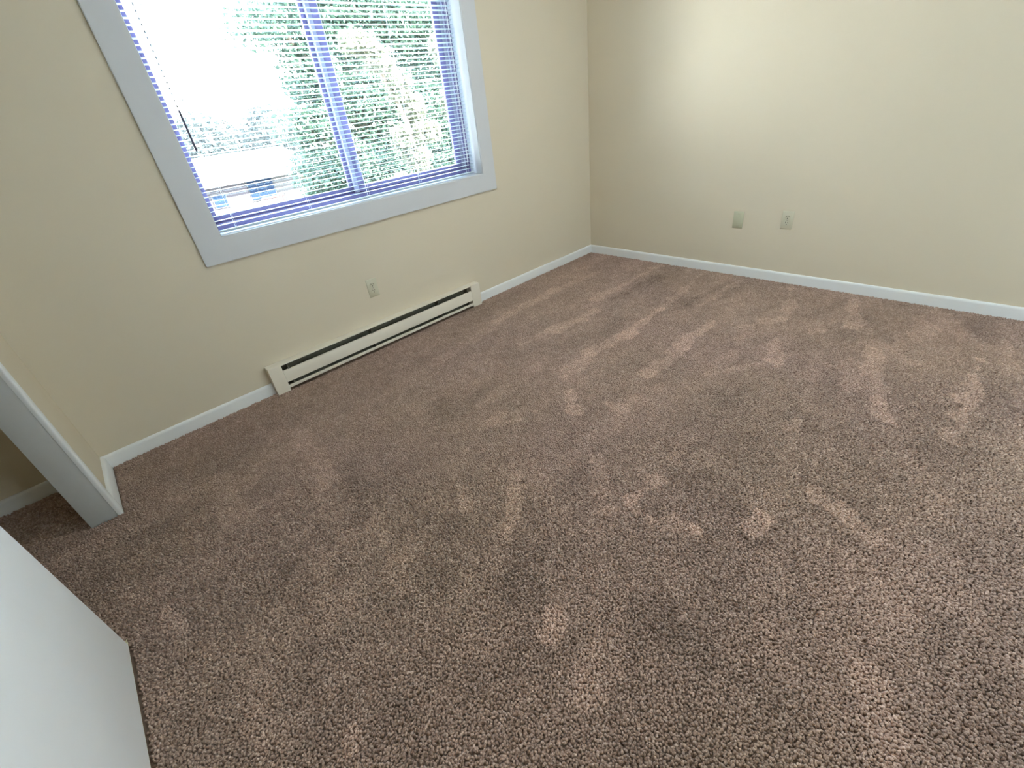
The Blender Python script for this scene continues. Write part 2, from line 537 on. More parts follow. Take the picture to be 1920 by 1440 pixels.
# tilt wand with hook
bm = bmesh.new()
wy = BY - .024
add_tube(bm, [(-2.826, BY - .013, 2.062), (-2.826, wy, 2.056), (-2.827, wy, 2.045), (-2.829, wy, 1.395)], .0017, 7)
obj('wand_string', bm, M['wand'], blind, smooth=True)
bm = bmesh.new()
add_tube(bm, [(-2.829, wy, 1.398), (-2.829, wy, 1.392), (-2.8285, wy, 1.31), (-2.828, wy, 1.242), (-2.828, wy, 1.237)], [.0022, .0040, .0046, .0046, .003], 8)
obj('tilt_wand', bm, M['wand'], blind, smooth=True, label='grey plastic wand grip')

# ------------------------------------------------------------------ baseboard heater
HX0, HX1, HD = -2.964, -1.411, .052
heater = empty('baseboard_heater', (-2.1875, -.02, 0), 'long cream electric baseboard heater under the window', 'heater')
CX0, CX1 = HX0 + .072, HX1 - .082
box('back_plate', (CX0, CX1, -.004, -.0005, .012, .166), M['heater_dark'], heater)
bm = bmesh.new()
add_extrude(bm, [(-.0005, .1665), (-.047, .1665), (-HD + .001, .1650), (-HD, .1630), (-HD, .1585), (-HD + .002, .1585), (-HD + .002, .1630), (-.046, .1645), (-.0005, .1645)], 'x', CX0, CX1)
obj('top_cover', bm, M['heater'], heater, smooth=True)
bm = bmesh.new()
add_extrude(bm, [(-HD + .002, .050), (-HD, .052), (-HD, .1205), (-HD + .001, .122), (-HD + .010, .124), (-HD + .010, .122), (-HD + .003, .120), (-HD + .003, .052)], 'x', CX0 + .0005, CX1 - .0005)
obj('front_panel', bm, M['heater'], heater, smooth=True)
bm = bmesh.new()
add_extrude(bm, [(-.004, .012), (-HD + .003, .012), (-HD, .014), (-HD, .029), (-HD + .002, .031), (-HD + .003, .028), (-HD + .003, .015), (-.004, .015)], 'x', CX0, CX1)
obj('bottom_lip', bm, M['heater'], heater, smooth=True)
for x0, x1 in ((HX0, CX0), (CX1, HX1)):
    bm = bmesh.new()
    add_extrude(bm, [(-.0005, -.004), (-HD - .001, -.004), (-HD - .001, .158), (-HD + .001, .1655), (-HD + .004, .1675), (-.0005, .1675)], 'x', x0, x1)
    bmesh.ops.recalc_face_normals(bm, faces=bm.faces)
    bmesh.ops.bevel(bm, geom=list(bm.edges), offset=.0012, segments=2, affect='EDGES', clamp_overlap=True)
    o = obj('end_cap', bm, M['heater'], heater, smooth=True)
    # seam across the cap where the cover plate ends
bm = bmesh.new()
add_tube(bm, [(CX0, -.024, .085), (CX1, -.024, .085)], .008, 10)
obj('heating_tube', bm, M['fin'], heater, smooth=True)
bm = bmesh.new()
x = CX0 + .06
while x < CX1 - .06:
    add_box(bm, x, x + .0006, -.044, -.006, .062, .112)
    x += .0075
obj('heating_fins', bm, M['fin'], heater, kind='stuff')
for x in (-2.86, -2.32, -1.79, -1.53):
    box('support_bracket', (x, x + .012, -HD + .0045, -.004, .020, .154), M['heater_dark'], heater)

# ------------------------------------------------------------------ wall plates
def receptacle_plate(name, label, origin, rz, m, blank=False, group=None):
    """built facing -y at the origin, then turned"""
    e = empty(name, origin, label, 'cover plate' if blank else 'outlet', group=group)
    e.rotation_euler = (0, 0, rz)
    def add(nm, bm, mm, lab=None, smooth=True):
        bmesh.ops.recalc_face_normals(bm, faces=bm.faces)
        me = bpy.data.meshes.new(nm)
        bm.to_mesh(me)
        bm.free()
        me.materials.append(mm)
        if smooth:
            for p in me.polygons:
                p.use_smooth = True
            me.set_sharp_from_angle(angle=math.radians(40))
        o = bpy.data.objects.new(nm, me)
        COL.objects.link(o)
        if lab:
            o['label'] = lab
        return o
    W, Hh, T = .035, .0572, .0055
    bm = bmesh.new()
    ins = .0045
    lo = [(-W, -Hh), (W, -Hh), (W, Hh), (-W, Hh)]
    v0 = [bm.verts.new((x, -.0002, zz)) for x, zz in lo]
    v1 = [bm.verts.new((x, -T * .45, zz)) for x, zz in lo]
    v2 = [bm.verts.new((x - ins * (1 if x > 0 else -1), -T, zz - ins * (1 if zz > 0 else -1))) for x, zz in lo]
    for r0, r1 in ((v0, v1), (v1, v2)):
        for i in range(4):
            bm.faces.new((r0[i], r0[(i + 1) % 4], r1[(i + 1) % 4], r1[i]))
    bm.faces.new(v2)
    bm.faces.new(v0[::-1])
    bmesh.ops.recalc_face_normals(bm, faces=bm.faces)
    bmesh.ops.bevel(bm, geom=list(bm.edges), offset=.0008, segments=2, affect='EDGES', clamp_overlap=True)
    kids = [add('plate', bm, m)]
    def screw(zz):
        bm = bmesh.new()
        add_tube(bm, [(0, -T + .0005, zz), (0, -T - .0008, zz), (0, -T - .0011, zz)], [.0034, .0034, .0022], 12)
        s = add('screw', bm, M['screw'])
        bm = bmesh.new()
        add_box(bm, -.0027, .0027, -T - .0015, -T - .0010, zz - .0005, zz + .0005)
        t = add('screw_slot', bm, M['slot'], smooth=False)
        t.parent = s
        return s
    if blank:
        kids += [screw(.0415), screw(-.0415)]
    else:
        kids.append(screw(0))
        for cz in (.0195, -.0195):
            bm = bmesh.new()
            poly = []
            for k in range(24):
                a = 2 * math.pi * k / 24
                poly.append((.0172 * math.cos(a), cz + max(-.0125, min(.0125, .0172 * math.sin(a)))))
            add_extrude(bm, poly, 'y', -T - .0016, -T + .0004)
            r = add('receptacle', bm, m)
            kids.append(r)
            yy = -T - .0018
            for nm, dims in (('blade_slot', (-.0078, -.0052, .0005, .0095)), ('blade_slot', (.0052, .0076, .0015, .0090))):
                bm = bmesh.new()
                add_box(bm, dims[0], dims[1], yy, yy + .001, cz + dims[2], cz + dims[3])
                s = add(nm, bm, M['slot'], smooth=False)
                s.parent = r
            bm = bmesh.new()
            add_tube(bm, [(0, yy, cz - .0065), (0, yy + .001, cz - .0065)], .0028, 10)
            s = add('ground_hole', bm, M['slot'], smooth=False)
            s.parent = r
    for k in kids:
        k.parent = e
    return e

receptacle_plate('wall_outlet', 'almond duplex outlet above the heater under the window', (-2.2072, 0, .3825), 0, M['plate'])
receptacle_plate('wall_outlet', 'almond duplex outlet on the plain right wall beside the blank plate', (0, -1.617, .4105), math.radians(-90), M['plate'])
receptacle_plate('blank_plate', 'blank almond cover plate on the right wall, left of the outlet', (0, -1.3028, .3884), math.radians(-90), M['plate_blank'], blank=True)

# ------------------------------------------------------------------ carpet pile
# world-space strips: start x, y, end x, y, half widths, strength
NAP = [(-1.896, -2.402, -2.274, -2.609, 0.044, 0.057, 0.35), (-1.987, -2.11, -2.079, -2.38, 0.06, 0.051, 0.4), (-1.643, -2.279, -1.785, -2.537, 0.06, 0.069, 0.4),
 (-1.624, -1.688, -2.151, -1.691, 0.038, 0.046, 0.5), (-1.643, -1.967, -2.075, -2.001, 0.027, 0.037, 0.45), (-2.449, -1.59, -2.629, -1.915, 0.033, 0.046, 0.45),
 (-1.522, -2.638, -1.779, -2.768, 0.035, 0.046, 0.5), (-2.121, -2.622, -2.25, -2.773, 0.037, 0.045, 0.4), (-2.958, -1.791, -3.066, -1.972, 0.035, 0.046, 0.35),
 (-3.101, -0.947, -3.165, -1.333, 0.03, 0.041, 0.5), (-1.265, -0.85, -1.687, -0.768, 0.025, 0.034, 0.5), (-0.686, -1.772, -1.401, -1.825, 0.014, 0.025, 0.6),
 (-0.478, -2.102, -1.417, -2.266, 0.019, 0.042, 0.5), (-0.07, -0.753, -0.872, -0.738, 0.015, 0.05, 1.0), (-1.034, -0.86, -1.452, -0.826, 0.036, 0.059, 1.0),
 (-1.452, -0.826, -1.729, -0.832, 0.052, 0.05, 0.5), (-0.052, -1.126, -0.821, -1.211, 0.013, 0.034, 0.7), (-0.821, -1.211, -1.262, -1.242, 0.015, 0.041, 1.4),
 (-1.262, -1.242, -1.559, -1.2, 0.038, 0.046, 1.0), (-1.559, -1.2, -1.853, -1.249, 0.043, 0.037, 0.9), (-0.045, -1.439, -0.597, -1.378, 0.01, 0.046, 0.9),
 (-0.791, -1.575, -1.215, -1.57, 0.018, 0.043, 1.3), (-1.215, -1.57, -1.582, -1.59, 0.048, 0.056, 1.1), (-1.582, -1.59, -1.95, -1.632, 0.048, 0.037, 0.5),
 (-0.879, -0.359, -1.562, -0.395, 0.047, 0.039, 0.8), (-0.415, -0.396, -0.955, -0.36, 0.022, 0.034, 0.7), (-1.562, -0.395, -2.178, -0.529, 0.035, 0.051, 0.5),
 (-1.885, -1.05, -2.31, -1.084, 0.045, 0.042, 0.6), (-0.027, -1.737, -0.581, -1.883, 0.006, 0.043, 1.0), (-0.581, -1.883, -0.814, -1.721, 0.037, 0.017, 0.8),
 (-0.772, -1.928, -1.11, -2.007, 0.011, 0.047, 1.0), (-1.11, -2.007, -1.319, -1.868, 0.037, 0.02, 0.9), (-0.026, -2.089, -0.497, -2.216, 0.009, 0.057, 1.0),
 (-0.497, -2.216, -0.684, -2.065, 0.039, 0.016, 0.8), (-0.73, -2.362, -1.201, -2.472, 0.04, 0.031, 1.1), (-1.201, -2.472, -1.319, -2.522, 0.031, 0.039, 1.4),
 (-0.876, -2.296, -1.127, -2.37, 0.023, 0.054, 0.7), (-0.123, -2.438, -0.425, -2.496, 0.01, 0.071, 0.7), (-0.622, -2.365, -0.755, -2.516, 0.019, 0.026, 0.8),
 (-0.599, -2.74, -1.075, -2.749, 0.019, 0.034, 1.6), (-1.075, -2.749, -1.329, -2.732, 0.022, 0.027, 1.2), (-0.169, -2.593, -0.46, -2.71, 0.031, 0.022, 0.6),
 (-1.528, -2.281, -1.6, -2.277, 0.012, 0.014, 1.2), (-0.324, -2.811, -0.664, -2.855, 0.032, 0.029, 0.6), (-1.951, -1.368, -2.051, -1.485, 0.019, 0.038, 1.5),
 (-1.901, -1.567, -1.9, -1.642, 0.025, 0.032, 1.2), (-2.302, -1.31, -2.168, -1.331, 0.013, 0.013, 1.1), (-2.417, -1.229, -2.305, -1.238, 0.015, 0.026, 0.7),
 (-2.517, -0.81, -2.562, -0.974, 0.044, 0.041, 0.5), (-2.701, -1.378, -2.774, -1.549, 0.016, 0.027, 1.0), (-2.557, -1.581, -2.733, -1.743, 0.022, 0.035, 1.3),
 (-2.23, -1.758, -2.439, -1.944, 0.026, 0.042, 1.0), (-2.357, -1.986, -2.197, -2.03, 0.011, 0.018, 1.5), (-2.357, -1.986, -2.407, -2.094, 0.015, 0.021, 1.4),
 (-2.407, -2.094, -2.313, -2.241, 0.02, 0.012, 1.0), (-2.874, -2.091, -2.897, -2.111, 0.026, 0.03, 1.5), (-2.638, -2.177, -2.96, -2.28, 0.032, 0.046, 0.6),
 (-2.957, -2.265, -2.967, -2.289, 0.027, 0.026, 0.8), (-2.891, -1.521, -2.88, -1.572, 0.061, 0.06, -0.32), (-2.879, -1.908, -2.871, -1.971, 0.059, 0.057, -0.4),
 (-2.664, -2.157, -2.695, -2.216, 0.04, 0.053, -0.48), (-2.677, -2.283, -2.712, -2.435, 0.044, 0.053, -0.44), (-1.927, -2.446, -1.96, -2.52, 0.022, 0.036, 1.4),
 (-1.96, -2.52, -2.018, -2.652, 0.025, 0.038, 1.2), (-2.215, -2.368, -2.141, -2.379, 0.016, 0.025, 1.6), (-2.318, -2.225, -2.317, -2.243, 0.015, 0.015, 1.0),
 (-2.314, -2.459, -2.46, -2.521, 0.046, 0.049, 0.5), (-2.479, -2.755, -2.627, -2.835, 0.036, 0.047, 0.9), (-2.231, -2.835, -2.43, -2.986, 0.069, 0.077, -0.4),
 (-0.722, -2.775, -1.764, -2.914, 0.08, 0.043, -0.2), (-3.711, -1.115, -3.691, -1.255, 0.016, 0.027, 1.0), (-3.441, -1.915, -3.444, -1.934, 0.025, 0.027, 1.3),
 (-3.564, -1.542, -3.592, -1.841, 0.041, 0.033, 0.5), (-3.43, -0.55, -3.435, -0.825, 0.04, 0.06, 0.4), (-3.279, -1.166, -3.284, -1.539, 0.032, 0.045, 0.5),
 (-3.021, -1.228, -3.122, -1.665, 0.022, 0.036, 0.7), (-2.877, -1.355, -3.017, -1.726, 0.033, 0.036, -0.28), (-2.975, -0.89, -3.034, -1.295, 0.039, 0.033, -0.24),
 (-3.044, -0.56, -3.069, -0.985, 0.044, 0.037, 0.6), (-2.516, -2.231, -2.57, -2.33, 0.04, 0.045, 0.4), (-0.843, -0.848, -0.33, -0.88, 0.019, 0.059, -0.62),
 (-1.113, -1.239, -0.59, -1.28, 0.019, 0.068, -0.62), (-0.671, -1.323, -0.166, -1.419, 0.02, 0.062, -0.496), (-0.864, -1.629, -0.297, -1.782, 0.015, 0.055, -0.434),
 (-0.462, -1.987, -0.118, -2.087, 0.028, 0.028, -0.62), (-1.082, -1.79, -0.841, -1.92, 0.054, 0.022, -0.44), (-0.366, -2.28, -0.598, -2.4, 0.051, 0.047, -0.62),
 (-0.846, -2.43, -1.107, -2.542, 0.034, 0.051, -0.32), (-0.028, -2.552, -0.336, -2.793, 0.037, 0.054, -0.496), (-0.71, -2.791, -1.155, -2.848, 0.05, 0.053, -0.32),
 (-0.817, -2.073, -0.808, -2.195, 0.051, 0.049, -0.2), (-1.415, -1.176, -1.118, -1.084, 0.047, 0.051, -0.32), (-1.57, -2.315, -1.719, -2.344, 0.03, 0.038, -0.32),
 (-2.254, -2.38, -2.329, -2.442, 0.04, 0.046, -0.24), (-2.157, -2.288, -2.244, -2.36, 0.035, 0.033, -0.2), (-3.323, -0.4, -3.567, -0.486, 0.058, 0.067, -0.2),
 (-2.177, 0.263, -1.465, -0.09, 0.039, 0.038, -0.372), (-2.979, -0.069, -3.568, -0.096, 0.028, 0.031, -0.24)]

SP = .0050
xs = np.arange(-4.465, -.002, SP)
ys = np.arange(-3.55, -.002, SP)
gx, gy = np.meshgrid(xs, ys)
gx = gx + (np.arange(gx.shape[0]) % 2)[:, None] * SP * .5
px = (gx + rng.uniform(-.5, .5, gx.shape) * SP * .95).ravel()
py = (gy + rng.uniform(-.5, .5, gy.shape) * SP * .95).ravel()
keep = (px < -BT - .001) & (py < -BT - .001) & (px > -4.462)
in_wall = (px < -3.752) & (px > -3.872) & ((py > -.448) | (py < -1.955))
in_door = (px < -3.813) & (px > -3.856) & (py < -1.175)
in_heat = (px > HX0) & (px < HX1) & (py > -HD + .006)
keep &= ~in_wall & ~in_door & ~in_heat & ~((px < -3.87) & (py < -2.19))
px, py = px[keep], py[keep]

def vnoise(x, y, seed, fx, fy):
    """smooth value noise sampled on a lattice"""
    r = np.random.default_rng(seed)
    N = 256
    tab = r.uniform(-1, 1, (N, N))
    u, v = x * fx + 1000, y * fy + 1000
    iu, iv = np.floor(u).astype(int), np.floor(v).astype(int)
    fu, fv = u - iu, v - iv
    fu, fv = fu * fu * (3 - 2 * fu), fv * fv * (3 - 2 * fv)
    a = tab[iu % N, iv % N]; b = tab[(iu + 1) % N, iv % N]
    c = tab[iu % N, (iv + 1) % N]; d = tab[(iu + 1) % N, (iv + 1) % N]
    return (a * (1 - fu) + b * fu) * (1 - fv) + (c * (1 - fu) + d * fu) * fv

# vacuum-brushed strips, their nap sheen put into the yarn colour: each runs from one point to another, getting wider
wob = vnoise(px, py, 3, 14, 14) * .028 + vnoise(px, py, 4, 45, 45) * .016
nap = np.zeros_like(px)
for ax, ay, bx_, by_, w0, w1, amp in NAP:
    dx, dy = bx_ - ax, by_ - ay
    L2 = dx * dx + dy * dy + 1e-9
    t = ((px - ax) * dx + (py - ay) * dy) / L2
    tcl = np.clip(t, 0, 1)
    dist = np.hypot(px - (ax + dx * tcl), py - (ay + dy * tcl)) + wob
    w = w0 + (w1 - w0) * tcl
    f = np.clip((w - dist) / (.15 * w + .005) + .5, 0, 1)
    f = f * f * (3 - 2 * f)
    nap += amp * f
nap = np.clip(nap, -1.6, 1.9)
broad = vnoise(px, py, 5, 1.6, 5.5) * .5 + vnoise(px, py, 6, 3.3, 9) * .45 + vnoise(px, py, 7, 9, 17) * .35 + vnoise(px, py, 8, 28, 34) * .42 + vnoise(px, py, 10, 62, 62) * .34
napv = nap * NAPK + broad * BROADK
fine = vnoise(px, py, 9, 75, 75)
n = len(px)
pr = rng.uniform(0, 1, n) ** 2.2
ht = .0108 + .0014 * fine + rng.uniform(-.0012, .0012, n)
ht = np.where(rng.uniform(0, 1, n) < .16, ht * .66, ht)      # short tufts leave small dark pits
me = bpy.data.meshes.new('pile_points')
me.vertices.add(n)
co = np.empty((n, 3), dtype=np.float32)
co[:, 0] = px; co[:, 1] = py; co[:, 2] = FZ - .0005
me.vertices.foreach_set('co', co.ravel())
a1 = me.attributes.new('nap', 'FLOAT', 'POINT')
a1.data.foreach_set('value', napv.astype(np.float32))
a2 = me.attributes.new('tint', 'FLOAT', 'POINT')
a2.data.foreach_set('value', pr.astype(np.float32))
a3 = me.attributes.new('turn', 'FLOAT_VECTOR', 'POINT')
lean = rng.normal(0, .42, (n, 2))
rot = np.empty((n, 3), dtype=np.float32)
rot[:, 0] = lean[:, 0] + np.clip(napv, -.3, .3) * .7
rot[:, 1] = lean[:, 1] + .12
rot[:, 2] = rng.uniform(0, 6.283, n)
a3.data.foreach_set('vector', rot.ravel())
a4 = me.attributes.new('size', 'FLOAT_VECTOR', 'POINT')
szs = np.empty((n, 3), dtype=np.float32)
wd = rng.uniform(.8, 1.25, n)
szs[:, 0] = wd; szs[:, 1] = wd; szs[:, 2] = ht / .0105
a4.data.foreach_set('vector', szs.ravel())
me.update()
pile = bpy.data.objects.new('carpet', me)
COL.objects.link(pile)
tag(pile, 'brown cut pile carpet with vacuum marks covering the whole floor', 'carpet', 'stuff')

# one tuft of twisted yarn
bm = bmesh.new()
rings = []
for zz, r in ((0, .0026), (.0045, .0036), (.0085, .0037), (.0102, .0020)):
    tw = zz * 120
    rings.append([bm.verts.new((r * math.cos(tw + 2 * math.pi * k / 5) * (1 if k % 2 else .78), r * math.sin(tw + 2 * math.pi * k / 5) * (1 if k % 2 else .78), zz)) for k in range(5)])
for i in range(3):
    for k in range(5):
        bm.faces.new((rings[i][k], rings[i][(k + 1) % 5], rings[i + 1][(k + 1) % 5], rings[i + 1][k]))
tp = bm.verts.new((0, 0, .0107))
for k in range(5):
    bm.faces.new((rings[3][k], rings[3][(k + 1) % 5], tp))
tuft_me = bpy.data.meshes.new('tuft')
bm.to_mesh(tuft_me)
bm.free()
for p in tuft_me.polygons:
    p.use_smooth = True

cm = bpy.data.materials.new('carpet_yarn')
cm.use_nodes = True
nt = cm.node_tree
b = nt.nodes['Principled BSDF']
b.inputs['Roughness'].default_value = .9
b.inputs['Specular IOR Level'].default_value = .12
b.inputs['Sheen Weight'].default_value = .15
b.inputs['Sheen Roughness'].default_value = .5
an = nt.nodes.new('ShaderNodeAttribute'); an.attribute_type = 'INSTANCER'; an.attribute_name = 'nap'
at = nt.nodes.new('ShaderNodeAttribute'); at.attribute_type = 'INSTANCER'; at.attribute_name = 'tint'
m1 = nt.nodes.new('ShaderNodeMixRGB')
m1.inputs[1].default_value = (*YARN_A, 1)
m1.inputs[2].default_value = (*YARN_B, 1)
nt.links.new(at.outputs['Fac'], m1.inputs[0])
vm = nt.nodes.new('ShaderNodeMath'); vm.operation = 'ADD'; vm.inputs[1].default_value = 1.0
nt.links.new(an.outputs['Fac'], vm.inputs[0])
m2 = nt.nodes.new('ShaderNodeMixRGB'); m2.blend_type = 'MULTIPLY'; m2.inputs[0].default_value = 1.0
nt.links.new(m1.outputs[0], m2.inputs[1])
nt.links.new(vm.outputs[0], m2.inputs[2])  # nap sheen multiplied into the yarn colour
nt.links.new(m2.outputs[0], b.inputs['Base Color'])
hz = nt.nodes.new('ShaderNodeTexNoise'); hz.inputs['Scale'].default_value = 1.1; hz.inputs['Detail'].default_value = 1
gp = nt.nodes.new('ShaderNodeNewGeometry')
nt.links.new(gp.outputs['Position'], hz.inputs['Vector'])
hr = nt.nodes.new('ShaderNodeValToRGB')
hr.color_ramp.elements[0].position = .4; hr.color_ramp.elements[0].color = (1.0, 1.0, .97, 1)
hr.color_ramp.elements[1].position = .6; hr.color_ramp.elements[1].color = (1.0, .985, 1.0, 1)
nt.links.new(hz.outputs['Fac'], hr.inputs['Fac'])
m3 = nt.nodes.new('ShaderNodeMixRGB'); m3.blend_type = 'MULTIPLY'; m3.inputs[0].default_value = 1.0
nt.links.new(m2.outputs[0], m3.inputs[1])
nt.links.new(hr.outputs[0], m3.inputs[2])
nt.links.new(m3.outputs[0], b.inputs['Base Color'])
tuft_me.materials.append(cm)
tuft = bpy.data.objects.new('tuft', tuft_me)

ng = bpy.data.node_groups.new('pile', 'GeometryNodeTree')
ng.interface.new_socket('Geometry', in_out='INPUT', socket_type='NodeSocketGeometry')
ng.interface.new_socket('Geometry', in_out='OUTPUT', socket_type='NodeSocketGeometry')
gi = ng.nodes.new('NodeGroupInput'); go = ng.nodes.new('NodeGroupOutput')
mp = ng.nodes.new('GeometryNodeMeshToPoints')
ip = ng.nodes.new('GeometryNodeInstanceOnPoints')
oi = ng.nodes.new('GeometryNodeObjectInfo')
oi.inputs['Object'].default_value = tuft
oi.inputs['As Instance'].default_value = True
def named(nm, ty):
    q = ng.nodes.new('GeometryNodeInputNamedAttribute'); q.data_type = ty; q.inputs['Name'].default_value = nm
    return q
nr = named('turn', 'FLOAT_VECTOR'); ns = named('size', 'FLOAT_VECTOR')
er = ng.nodes.new('FunctionNodeEulerToRotation')
L = ng.links
L.new(gi.outputs[0], mp.inputs['Mesh'])
L.new(mp.outputs['Points'], ip.inputs['Points'])
L.new(oi.outputs['Geometry'], ip.inputs['Instance'])
L.new(nr.outputs['Attribute'], er.inputs[0])
L.new(er.outputs[0], ip.inputs['Rotation'])
L.new(ns.outputs['Attribute'], ip.inputs['Scale'])
L.new(ip.outputs['Instances'], go.inputs[0])
md = pile.modifiers.new('pile', 'NODES')
md.node_group = ng
me.materials.append(cm)

# ------------------------------------------------------------------ ceiling fill light, added out of view
cl = empty('ceiling_fill', (FILL[0], FILL[1], H), 'round white glowing dome on the ceiling, added as fill light', 'lamp')
bm = bmesh.new()
add_tube(bm, [(FILL[0], FILL[1], H - .002), (FILL[0], FILL[1], H - .025)], .19, 32)
obj('fill_base', bm, M['trim'], cl, smooth=True)
em = bpy.data.materials.new('fill_glow')
em.use_nodes = True
eb = em.node_tree.nodes['Principled BSDF']
eb.inputs['Base Color'].default_value = (.8, .8, .78, 1)
eb.inputs['Emission Color'].default_value = (*FILL_COL, 1)
eb.inputs['Emission Strength'].default_value = FILL_L
bm = bmesh.new()
pts, rad = [], []
for k in range(9):
    a = k / 8 * math.pi / 2
    pts.append((FILL[0], FILL[1], H - .026 - .085 * math.sin(a)))
    rad.append(max(.002, .17 * math.cos(a)))
add_tube(bm, pts, rad, 32)
obj('fill_dome', bm, em, cl, smooth=True)

# ------------------------------------------------------------------ outside
GZ = -4.5
def leaf_mat(name, ca, cb, trans=.35):
    m = bpy.data.materials.new(name)
    m.use_nodes = True
    nt = m.node_tree
    b = nt.nodes['Principled BSDF']
    outn = nt.nodes['Material Output']
    geo = nt.nodes.new('ShaderNodeNewGeometry')
    cr = nt.nodes.new('ShaderNodeValToRGB')
    cr.color_ramp.elements[0].color = (*ca, 1)
    cr.color_ramp.elements[1].color = (*cb, 1)
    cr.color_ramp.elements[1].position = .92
    sun_speck = cr.color_ramp.elements.new(.96)
    sun_speck.color = (*[min(.9, c * 2.6 + .03) for c in cb], 1)  # a few random leaves painted bright as sunlit specks
    nt.links.new(geo.outputs['Random Per Island'], cr.inputs['Fac'])
    nt.links.new(cr.outputs['Color'], b.inputs['Base Color'])
    b.inputs['Roughness'].default_value = .5
    b.inputs['Specular IOR Level'].default_value = .3
    t = nt.nodes.new('ShaderNodeBsdfTranslucent')
    nt.links.new(cr.outputs['Color'], t.inputs['Color'])
    mxs = nt.nodes.new('ShaderNodeMixShader')
    mxs.inputs[0].default_value = trans
    nt.links.new(b.outputs[0], mxs.inputs[1])
    nt.links.new(t.outputs[0], mxs.inputs[2])
    nt.links.new(mxs.outputs[0], outn.inputs[0])
    return m
bark = noise_mat('bark', (.16, .12, .10), (.26, .21, .17), 8, .9, .1)
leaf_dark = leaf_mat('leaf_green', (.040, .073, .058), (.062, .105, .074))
leaf_pale = leaf_mat('leaf_sunlit_pale', (.13, .145, .10), (.24, .25, .19))  # paler leaf colour paints in the sunlit clumps
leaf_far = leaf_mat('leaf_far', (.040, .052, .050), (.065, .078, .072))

def leaves(name, blobs, n, size, m, parent, seed):
    """blobs: (x,y,z,rx,ry,rz,weight); pointed leaves of 2 triangles each, folded along the rib"""
    r = np.random.default_rng(seed)
    B = np.array(blobs, dtype=float)
    wgt = B[:, 6] * B[:, 3] * B[:, 5]
    idx = r.choice(len(B), n, p=wgt / wgt.sum())
    d = r.normal(0, 1, (n, 3)); d /= np.linalg.norm(d, axis=1)[:, None]
    rad = r.uniform(0, 1, n) ** (1 / 2.2)
    c = B[idx, :3] + d * rad[:, None] * B[idx, 3:6]
    # twigs: pull leaves into small bunches
    q = np.round(c / .22) * .22
    c = c + (q - c) * .35 + r.normal(0, .02, (n, 3))
    ax = r.normal(0, 1, (n, 3)) + np.array([0, -.3, -.5]); ax /= np.linalg.norm(ax, axis=1)[:, None]
    up = r.normal(0, 1, (n, 3)) + np.array([0, -.2, .9])
    sd = np.cross(ax, up); sd /= np.linalg.norm(sd, axis=1)[:, None]
    nm_ = np.cross(sd, ax)
    s = r.uniform(.65, 1.25, n)[:, None] * size
    v = np.empty((n, 4, 3))
    v[:, 0] = c
    v[:, 1] = c + ax * s * .5 + sd * s * .33 + nm_ * s * .1
    v[:, 2] = c + ax * s
    v[:, 3] = c + ax * s * .5 - sd * s * .33 + nm_ * s * .1
    me = bpy.data.meshes.new(name)
    me.vertices.add(4 * n); me.vertices.foreach_set('co', v.ravel().astype(np.float32))
    tri = np.empty((n, 2, 3), dtype=np.int32)
    base = np.arange(n) * 4
    tri[:, 0] = np.stack([base, base + 1, base + 2], 1)
    tri[:, 1] = np.stack([base, base + 2, base + 3], 1)
    me.loops.add(6 * n); me.loops.foreach_set('vertex_index', tri.ravel())
    me.polygons.add(2 * n)
    me.polygons.foreach_set('loop_start', np.arange(0, 6 * n, 3, dtype=np.int32))
    me.update(calc_edges=True)
    me.validate()
    me.materials.append(m)
    o = bpy.data.objects.new(name, me)
    COL.objects.link(o)
    o['kind'] = 'stuff'
    o.parent = parent
    o.matrix_parent_inverse = Matrix.Translation(-parent.location)
    return o

def trunk(path, radii, parent, name='trunk'):
    bm = bmesh.new()
    add_tube(bm, path, radii, 9)
    return obj(name, bm, bark, parent, smooth=True)

bm = bmesh.new()
add_box(bm, -60, 90, -80, 160, GZ - .3, GZ)
tag(obj('ground', bm, noise_mat('pale_ground', (.12, .12, .11), (.18, .18, .165), .3, .9, .1)), 'pale sunlit ground outside the window', 'ground', 'structure')

# broad green tree filling the right of the window
t1 = empty('broadleaf_tree', (1.9, 7.2, GZ), 'large green leafy tree filling the right half of the window', 'tree')
trunk([(1.9, 7.2, GZ), (1.95, 7.2, -2), (1.8, 7.1, 0), (1.7, 7.1, 2.0), (1.9, 7.2, 4.5)], [.24, .2, .16, .12, .04], t1)
for pts_ in ([(1.9, 7.2, -1.5), (1.0, 6.8, -.4), (.2, 6.6, .4), (-.1, 6.5, .6)], [(1.8, 7.1, 0), (2.8, 6.9, .9), (3.8, 6.6, 1.6)], [(1.75, 7.1, 1), (1.0, 6.8, 2.0), (.3, 6.6, 2.9)],
             [(1.7, 7.1, 2), (2.6, 6.9, 2.9), (3.4, 6.8, 3.8)], [(1.9, 7.2, -2), (3.0, 6.9, -1.4), (4.2, 6.8, -.7)], [(1.8, 7.1, .5), (.8, 6.7, 1.0), (0.0, 6.4, 1.4)]):
    trunk(pts_, [.09, .06, .035, .02][:len(pts_)], t1, 'branch')
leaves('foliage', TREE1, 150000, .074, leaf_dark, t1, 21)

t0 = empty('blocker_tree', (-7.0, 8.0, GZ), 'big round unseen tree added left of the window to block sky light', 'tree')  # added out of view to block sky light to the right wall
trunk([(-7, 8, GZ), (-7, 8, -1.5), (-6.9, 8, 2)], [.28, .22, .1], t0)
leaves('foliage', [(-7, 8, 1.2, 3.0, 3.0, 4.2, 1), (-8.5, 10.5, .8, 2.5, 2.5, 3.6, .8), (-6.0, 11.0, .5, 2.2, 2.5, 3.4, .8)], 24000, .30, leaf_dark, t0, 23)

